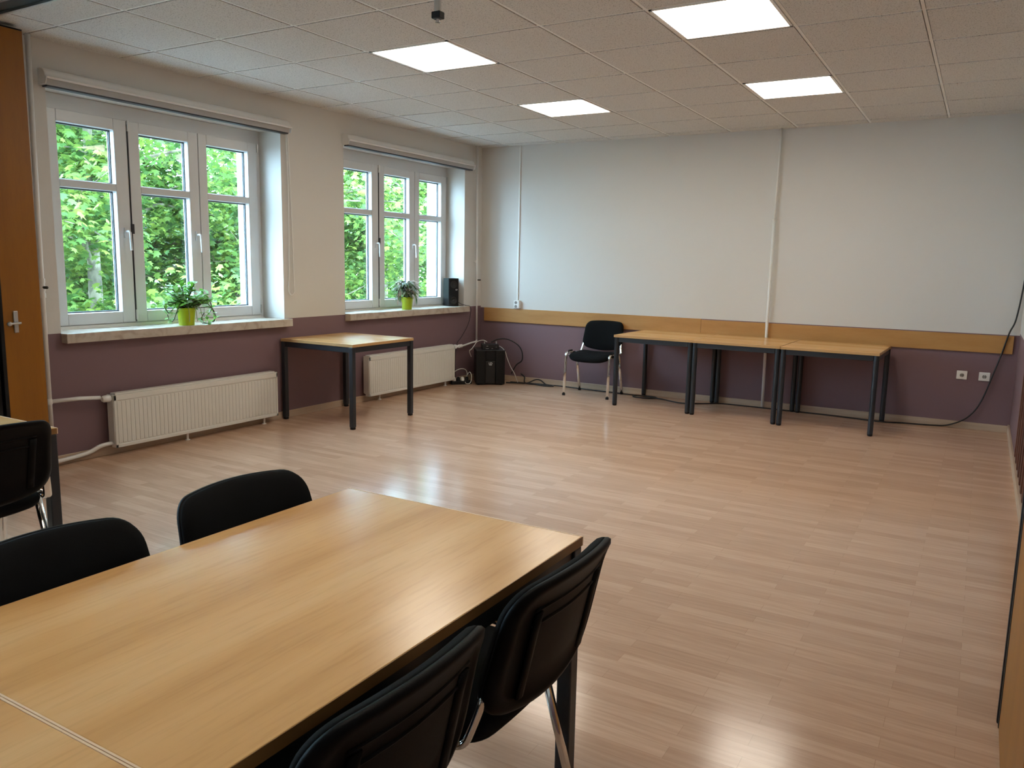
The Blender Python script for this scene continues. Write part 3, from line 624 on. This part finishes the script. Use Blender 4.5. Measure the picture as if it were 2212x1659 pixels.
cable('floor_cable', [(0.50, -0.12, 0.006), (0.62, -0.10, 0.006), (0.78, -0.07, 0.006), (0.95, -0.06, 0.006), (1.12, -0.05, 0.006), (1.37, -0.075, 0.006), (1.68, -0.10, 0.006), (2.02, -0.12, 0.006), (2.18, -0.10, 0.006), (2.30, -0.15, 0.008), (2.24, -0.26, 0.010), (2.08, -0.25, 0.012), (2.10, -0.16, 0.014), (2.36, -0.19, 0.006), (2.60, -0.30, 0.006), (2.75, -0.24, 0.006), (2.95, -0.09, 0.006), (3.16, -0.07, 0.006), (3.43, -0.075, 0.006), (3.86, -0.085, 0.006), (4.20, -0.11, 0.006), (4.45, -0.14, 0.006), (4.66, -0.08, 0.006), (4.86, -0.05, 0.008), (4.99, -0.045, 0.026), (5.13, -0.04, 0.11), (5.22, -0.035, 0.265), (5.295, -0.03, 0.54), (5.335, -0.03, 0.70), (5.37, -0.034, 0.865), (5.408, -0.025, 0.985), (5.435, -0.03, 1.28), (5.442, -0.06, 1.6), (5.442, -0.12, 2.2), (5.442, -0.15, 2.66)], 0.0065, M['cable'], 'black cable running along the foot of the back wall and up past the right socket')
cable('loose_cable', [(0.49, -0.20, 0.006), (0.60, -0.16, 0.006), (0.72, -0.12, 0.012), (0.80, -0.06, 0.05), (0.86, -0.04, 0.045), (0.93, -0.05, 0.008), (1.02, -0.07, 0.006), (1.06, -0.12, 0.006), (0.98, -0.15, 0.006), (0.85, -0.15, 0.012), (0.72, -0.16, 0.02), (0.66, -0.07, 0.07), (0.60, -0.05, 0.10)], 0.008, M['cable'], 'thick black cable looping over the floor right of the subwoofer')
ps = tag(empty('power_strip', (0.125, -0.585, 0), R(52)), 'black and white power strip on the floor between radiator and subwoofer', 'power strip')
MB().box(-0.12, 0.12, -0.026, 0.026, 0.0, 0.04).build('housing', M['black'], ps, False, 0.006)
for k, x in enumerate((-0.085, -0.035, 0.015, 0.065)):
    MB().lathe([(0.02, 0), (0.02, 0.03), (0.012, 0.045)], 14, (x, 0, 0.038)).build('plug', M['plug'] if k % 2 == 0 else M['black'], ps, True, 0, 2, 40)
cable('white_lead', [(0.06, -0.63, 0.075), (0.05, -0.62, 0.13), (0.08, -0.56, 0.165), (0.12, -0.50, 0.16), (0.15, -0.50, 0.11), (0.16, -0.55, 0.04), (0.19, -0.58, 0.012), (0.22, -0.54, 0.02), (0.21, -0.50, 0.09), (0.17, -0.48, 0.13), (0.13, -0.49, 0.08)], 0.005, M['white_cable'], 'tangled white lead coiling above the power strip')

# ---------------------------------------------------------------- pot plants
def leaf_blade(m, base, d, up, L, w, fold=0.15, bend=0.25, n=3, mi=0):
    d = d.normalized(); s = d.cross(up)
    if s.length < 1e-3: s = Vector((1, 0, 0))
    s.normalize(); u = s.cross(d); P = []; prof = [(0, 0.12), (0.3, 0.85), (0.55, 1.0), (0.8, 0.65), (1.0, 0.05)]
    for t, ww in prof:
        c = base + d * (L * t) - u * (bend * L * t * t)
        P += [c - s * (w * ww / 2) + u * (fold * w * ww), c, c + s * (w * ww / 2) + u * (fold * w * ww)]
    fs = []
    for i in range(4):
        for k in (0, 1): fs.append((i * 3 + k, i * 3 + k + 1, i * 3 + k + 4, i * 3 + k + 3))
    m.add(P, fs, mi)
def pot(root, rt, rb, h):
    MB().lathe([(rb, 0), (rb + 0.001, 0.003), (rt - 0.003, h - 0.02), (rt, h - 0.018), (rt, h), (rt - 0.006, h), (rt - 0.008, h - 0.02)], 32).build('pot', M['pot'], root, True, 0, 2, 50)
    MB().lathe([(rt - 0.012, h - 0.03), (rt - 0.008, h - 0.012)], 24).build('soil', M['soil'], root)
pl = tag(empty('potted_plant', (-0.01, -4.085, 0.8635)), 'trailing green plant with curled stems in a lime pot on the left sill', 'plant')
pot(pl, 0.068, 0.055, 0.13)
r1 = random.Random(3); lf = MB(); stm = MB(); pst = MB()
def sprig(pts, k, size):
    P = catmull(pts, 5); stm.tube(P, 0.0032, n=5)
    for q in range(k):
        i = int((0.25 + 0.75 * q / max(1, k - 1)) * (len(P) - 1)); p = P[i]
        for _ in range(2):
            d = Vector((r1.uniform(-1, 1), r1.uniform(-1, 1), r1.uniform(-0.2, 0.9)))
            leaf_blade(lf, p, d, Vector((r1.uniform(-.4, .4), r1.uniform(-.4, .4), 1)), size * r1.uniform(0.7, 1.2), size * r1.uniform(0.45, 0.65), 0.1, 0.2)
for k in range(30):
    a = r1.uniform(0, 2 * math.pi); q = r1.uniform(0.05, 0.19); hh = r1.uniform(0.04, 0.21) * (1.25 - q * 4 if q < 0.12 else 0.7)
    x, y = q * math.cos(a) * 0.75, q * math.sin(a) * 1.15
    sprig([(x * 0.2, y * 0.2, 0.11), (x * 0.5, y * 0.5, 0.13 + hh * 0.6), (x, y, 0.13 + hh)], 7, 0.058)
for pts in ([(0.02, -0.03, 0.12), (0.04, -0.10, 0.16), (0.05, -0.16, 0.12), (0.05, -0.19, 0.10), (0.05, -0.225, 0.15)], [(0.02, -0.02, 0.12), (0.04, -0.09, 0.14), (0.04, -0.14, 0.05), (0.05, -0.18, 0.04), (0.05, -0.20, 0.09)],
            [(0.02, 0.03, 0.12), (0.03, 0.11, 0.17), (0.04, 0.17, 0.15), (0.05, 0.22, 0.08), (0.05, 0.20, 0.02), (0.05, 0.13, 0.012), (0.05, 0.09, 0.04), (0.05, 0.12, 0.09)],
            [(0.02, 0.03, 0.12), (0.04, 0.12, 0.13), (0.05, 0.19, 0.12), (0.05, 0.215, 0.03), (0.05, 0.16, 0.008), (0.05, 0.10, 0.01)], [(0.03, 0.02, 0.12), (0.05, 0.07, 0.14), (0.06, 0.15, 0.19), (0.06, 0.18, 0.12), (0.06, 0.13, 0.06)]):
    sprig(pts, 9, 0.045)
lf.build('foliage', M['plant'], pl, True)['kind'] = 'stuff'
stm.build('stems', M['stem'], pl, True)
for a in (-0.5, 0.2, 0.7): pst.tube(catmull([(0.05, a * 0.05, 0.12), (0.075, a * 0.08, 0.14), (0.078, a * 0.09 + 0.01, 0.09), (0.072, a * 0.1 + 0.02, 0.03)], 5), 0.0028, n=5)
pst.build('hanging_stems', M['pale_stem'], pl, True)
pl = tag(empty('potted_plant', (-0.03, -1.38, 0.8725)), 'droopy striped plant in a lime pot on the sill nearer the corner', 'plant')
pot(pl, 0.066, 0.050, 0.13)
lf = MB(); stm = MB()
for k in range(70):
    a = r1.uniform(0, 2 * math.pi); q = r1.uniform(0.02, 0.11); hh = r1.uniform(0.03, 0.17)
    p0 = Vector((q * 0.5 * math.cos(a) * 0.6, q * 0.5 * math.sin(a), 0.12)); p1 = Vector((q * math.cos(a) * 0.7, q * math.sin(a) * 1.2, 0.13 + hh))
    stm.tube([p0, (p0 + p1) / 2 + Vector((0, 0, 0.01)), p1], 0.0025, n=5)
    for _ in range(2):
        d = Vector((math.cos(a) + r1.uniform(-.5, .5), math.sin(a) + r1.uniform(-.5, .5), r1.uniform(-0.2, 0.7)))
        leaf_blade(lf, p1, d, Vector((0, 0, 1)), r1.uniform(0.06, 0.11), r1.uniform(0.022, 0.034), 0.1, 0.7)
arm = catmull([(0.0, -0.03, 0.12), (0.01, -0.10, 0.17), (0.015, -0.15, 0.20), (0.02, -0.17, 0.14)], 5); stm.tube(arm, 0.003, n=5)
for k in range(26):
    p = arm[r1.randrange(9, len(arm))] + Vector((r1.uniform(-.02, .02), r1.uniform(-.03, .03), r1.uniform(-.06, .02)))
    leaf_blade(lf, p, Vector((r1.uniform(-.5, .5), r1.uniform(-1, .6), r1.uniform(-1, .4))), Vector((0, 0, 1)), r1.uniform(0.05, 0.08), r1.uniform(0.014, 0.022), 0.1, 0.6)
for y in (0.10, 0.115): leaf_blade(lf, Vector((0.02, y, 0.16)), Vector((0.1, 0.4, -0.7)), Vector((0, 0, 1)), 0.12, 0.016, 0.1, 0.4)
lf.build('foliage', M['plant2'], pl, True)['kind'] = 'stuff'
stm.build('stems', M['stem'], pl, True)

# ---------------------------------------------------------------- folding partition, stacked at both ends of its ceiling track
tr = tag(empty('partition_track', (XR / 2, (TRACK[0] + TRACK[1]) / 2, CZ)), 'dark ceiling track of the folding partition, in the top left corner', 'track')
h = XR / 2; d = (TRACK[1] - TRACK[0]) / 2
MB().box(-h, h, -d + 0.02, d - 0.03, -0.01, 0.06).build('channel', M['green_metal'], tr)
MB().box(-h, h, d - 0.03, d - 0.018, -0.022, 0.06).box(-h, h, -d, -d + 0.012, -0.022, 0.06).build('rail_lip', M['alu'], tr)
MB().box(-h, h, d - 0.018, d, -0.012, 0.06).build('shadow_strip', M['gasket'], tr)  # shade of the gap beside the rail, drawn as a solid black strip
pa = tag(empty('partition_panel', (0.2, -5.39, 0)), 'orange wood partition panel with a T handle at the left edge of the photo', 'partition panel')
MB().box(-0.09, 0.0, -0.112, 0.112, 0.012, 2.648).build('leaf', M['orange'], pa, False, 0.003)
MB().box(-0.092, 0.004, -0.135, -0.112, 0.012, 2.648).build('edge_profile', M['black'], pa, False, 0.004)
MB().box(-0.09, -0.004, -0.10, 0.10, 0.0, 0.012).build('bottom_seal', M['black'], pa)
MB().box(-0.088, 0.0, -0.112, 0.110, 2.648, 2.656).build('top_seal', M['black'], pa)
hd = MB().box(0.0, 0.012, -0.058, -0.032, 0.905, 1.035).build('handle', M['alu'], pa, False, 0.004)
MB().tube([(0.01, -0.045, 0.965), (0.045, -0.048, 0.965)], 0.008, n=10).tube([(0.042, -0.035, 0.965), (0.042, -0.105, 0.962)], 0.007, n=10).lathe([(0.004, -0.014), (0.012, -0.008), (0.014, 0), (0.012, 0.008), (0.004, 0.014)], 12, (0.042, -0.10, 0.962)).build('lever', M['alu'], hd, True, 0, 2, 40)
pb = tag(empty('partition_panel', (0.2, -5.86, 0)), 'dark partition panel folded behind the orange one, at the left photo edge', 'partition panel')
MB().box(-0.09, -0.01, -0.325, 0.325, 0.012, 2.648).build('leaf', M['black'], pb, False, 0.003)
MB().box(-0.012, -0.004, 0.285, 0.300, 0.2, 2.6).build('edge_strip', M['dark_metal'], pb)
MB().box(-0.09, -0.014, -0.32, 0.32, 0.0, 0.012).build('bottom_seal', M['black'], pb)
pc = tag(empty('partition_panel', (5.31, -5.75, 0)), 'orange wood partition panel with a black edge at the right photo edge', 'partition panel')
MB().box(0.0, 0.085, -0.43, 0.428, 0.012, 2.648).build('leaf', M['orange'], pc, False, 0.003)
MB().box(-0.006, 0.088, 0.428, 0.45, 0.012, 2.648).build('edge_profile', M['black'], pc, False, 0.004)
MB().box(-0.002, 0.006, 0.400, 0.428, 0.012, 2.648).build('edge_strip', M['black'], pc, False, 0.002)
MB().box(0.004, 0.08, -0.42, 0.42, 0.0, 0.012).build('bottom_seal', M['black'], pc)
MB().box(0.004, 0.08, -0.42, 0.42, 2.648, 2.668).build('top_seal', M['black'], pc)
# slatted dark board hung on the right wall
db = tag(empty('wall_panel', (XR, -3.1, 0)), 'dark brown slatted wood panel hung on the right wall', 'panel')
MB().box(-0.035, 0, -0.80, 0.80, 0.24, 2.10).build('board', M['dark_wood'], db, False, 0.004)
for k in range(9): MB().box(-0.047, -0.034, -0.78 + k * 0.19, -0.78 + k * 0.19 + 0.05, 0.26, 2.08).build('slat', M['dark_wood'], db, False, 0.003)
# pole hanging from the ceiling
po = tag(empty('ceiling_mount', (2.94, -4.97, CZ)), 'short grey metal pole hanging from the ceiling, cable end bare', 'mount')
MB().lathe([(0.05, -0.012), (0.05, 0.0)], 20).build('flange', M['alu'], po, True, 0, 2, 40)
MB().cyl((0, 0, -0.215), (0, 0, -0.01), 0.0165, 18).build('pole', M['alu'], po, True, 0, 2, 40)
MB().box(-0.022, 0.024, -0.02, 0.02, -0.238, -0.208).build('clamp', M['black'], po, False, 0.004)
MB().cyl((0, 0, -0.252), (0, 0, -0.236), 0.008, 10).tube([(-0.012, 0, -0.25), (0.014, 0.004, -0.256)], 0.003, n=6).build('bolt', M['alu'], po, True, 0, 2, 40)

# ---------------------------------------------------------------- trees outside
LOBES = [(0.0, 0.0), (-0.16, 0.05), (-0.5, 0.18), (-0.30, 0.36), (-0.46, 0.66), (-0.16, 0.60), (0.0, 1.0), (0.16, 0.60), (0.46, 0.66), (0.30, 0.36), (0.5, 0.18), (0.16, 0.05)]
def plane_leaf(m, p, d, up, L):
    d = d.normalized(); s = d.cross(up)
    if s.length < 1e-3: s = Vector((1, 0, 0))
    s.normalize(); u = s.cross(d)
    o = len(m.v)
    for a, b in LOBES: m.v.append(tuple(p + s * (a * L) + d * (b * L) + u * (-0.25 * L * (a * a + b * b * 0.5))))
    m.v.append(tuple(p + d * (0.35 * L)))
    n = len(LOBES)
    for i in range(n): m.f.append((o + i, o + (i + 1) % n, o + n)); m.mi.append(0)
def tree(x, y, label, seed, nb, zlo, zhi, rad, leaves, lean=(0, 0), L=0.12, tr=0.17, clusters=None):
    q = random.Random(seed); r = tag(empty('plane_tree', (x, y, -4.0)), label, 'tree', 'plane trees outside the windows')
    top = zhi + 4.0; trunk = catmull([(0, 0, 0), (lean[0] * 0.3, lean[1] * 0.3, top * 0.3), (lean[0] * 0.6 + 0.1, lean[1] * 0.6 - 0.1, top * 0.6), (lean[0], lean[1], top)], 8)
    MB().tube(trunk, tr, n=12, taper=[1.15 - 0.9 * i / (len(trunk) - 1) for i in range(len(trunk))]).build('trunk', M['bark'], r, True)
    lf = MB(); spots = []
    for k in range(nb):
        z = zlo + 4.0 + (zhi - zlo) * k / nb; i = min(range(len(trunk)), key=lambda i: abs(trunk[i].z - z)); p = trunk[i]
        a = k * 2.4 + q.uniform(-.5, .5); R_ = rad * q.uniform(0.7, 1.1)
        e = p + Vector((R_ * math.cos(a), R_ * math.sin(a), q.uniform(-0.2, 1.1)))
        mid = (p + e) / 2 + Vector((q.uniform(-.3, .3), q.uniform(-.3, .3), q.uniform(-0.1, .4)))
        B = catmull([p, (p + mid) / 2 + Vector((0, 0, -0.08)), mid, e], 6)
        m = MB().tube(B, 0.055, n=8, taper=[1 - 0.8 * j / (len(B) - 1) for j in range(len(B))])
        for t in range(9):
            j = q.randrange(4, len(B)); s0 = B[j]; e2 = s0 + Vector((q.uniform(-1, 1), q.uniform(-1, 1), q.uniform(-0.6, 0.7))) * (0.75 * rad / 2.2)
            C_ = catmull([s0, (s0 + e2) / 2 + Vector((q.uniform(-.1, .1), q.uniform(-.1, .1), q.uniform(-.05, .15))), e2], 5)
            m.tube(C_, 0.018, n=5, taper=[1 - 0.7 * jj / (len(C_) - 1) for jj in range(len(C_))])
            spots += C_[2:]
        spots += B[len(B) // 2:]
        m.build('branch', M['bark'], r, True)
    for k in range(leaves):
        p = q.choice(spots) + Vector((q.gauss(0, .22), q.gauss(0, .22), q.gauss(-.03, .20)))
        a = q.uniform(0, 2 * math.pi)
        plane_leaf(lf, p, Vector((math.cos(a), math.sin(a), q.uniform(-1.0, 0.15))), Vector((q.uniform(-.6, .6), q.uniform(-.6, .6), 1)), L * q.uniform(0.65, 1.25))
    me = bpy.data.meshes.new('foliage'); me.from_pydata(lf.v, [], lf.f); me.materials.append(M['leaf']); me.shade_smooth()
    o = bpy.data.objects.new('foliage', me); COL.objects.link(o); o.parent = r; o['kind'] = 'stuff'
    return r
tree(-6.4, -0.75, 'plane tree with a pale mottled trunk showing through the left sash of the left window', 11, 14, -0.6, 4.6, 2.4, 20000)
tree(-7.2, 2.6, 'plane tree showing through the right sash of the left window', 12, 13, -0.8, 3.6, 2.5, 20000, (0.4, 0.3))
tree(-6.3, 5.9, 'plane tree showing through the left sash of the window nearer the corner', 13, 14, -0.8, 4.4, 2.4, 20000, (-0.3, 0.2))
tree(-7.0, 9.3, 'plane tree showing behind the right sash of the window nearer the corner', 14, 12, -0.8, 4.2, 2.6, 13000)
for k, (x, y) in enumerate(((-12.5, 1.0), (-12.5, 6.5), (-12.0, 12.0), (-12.5, -4.5))):
    tree(x, y, 'plane tree standing in the second row behind the others outside', 31 + k, 14, -1.6, 2.8, 3.4, 12000, (0, 0), 0.2)
tree(-6.6, -4.3, 'plane tree standing at the far left outside, hardly seen', 15, 12, -0.6, 4.2, 2.2, 5000)
tree(-8.9, 0.7, 'plane tree filling the gap behind the two trees of the left window', 51, 13, -0.4, 4.6, 2.4, 12000, (0.2, 0))
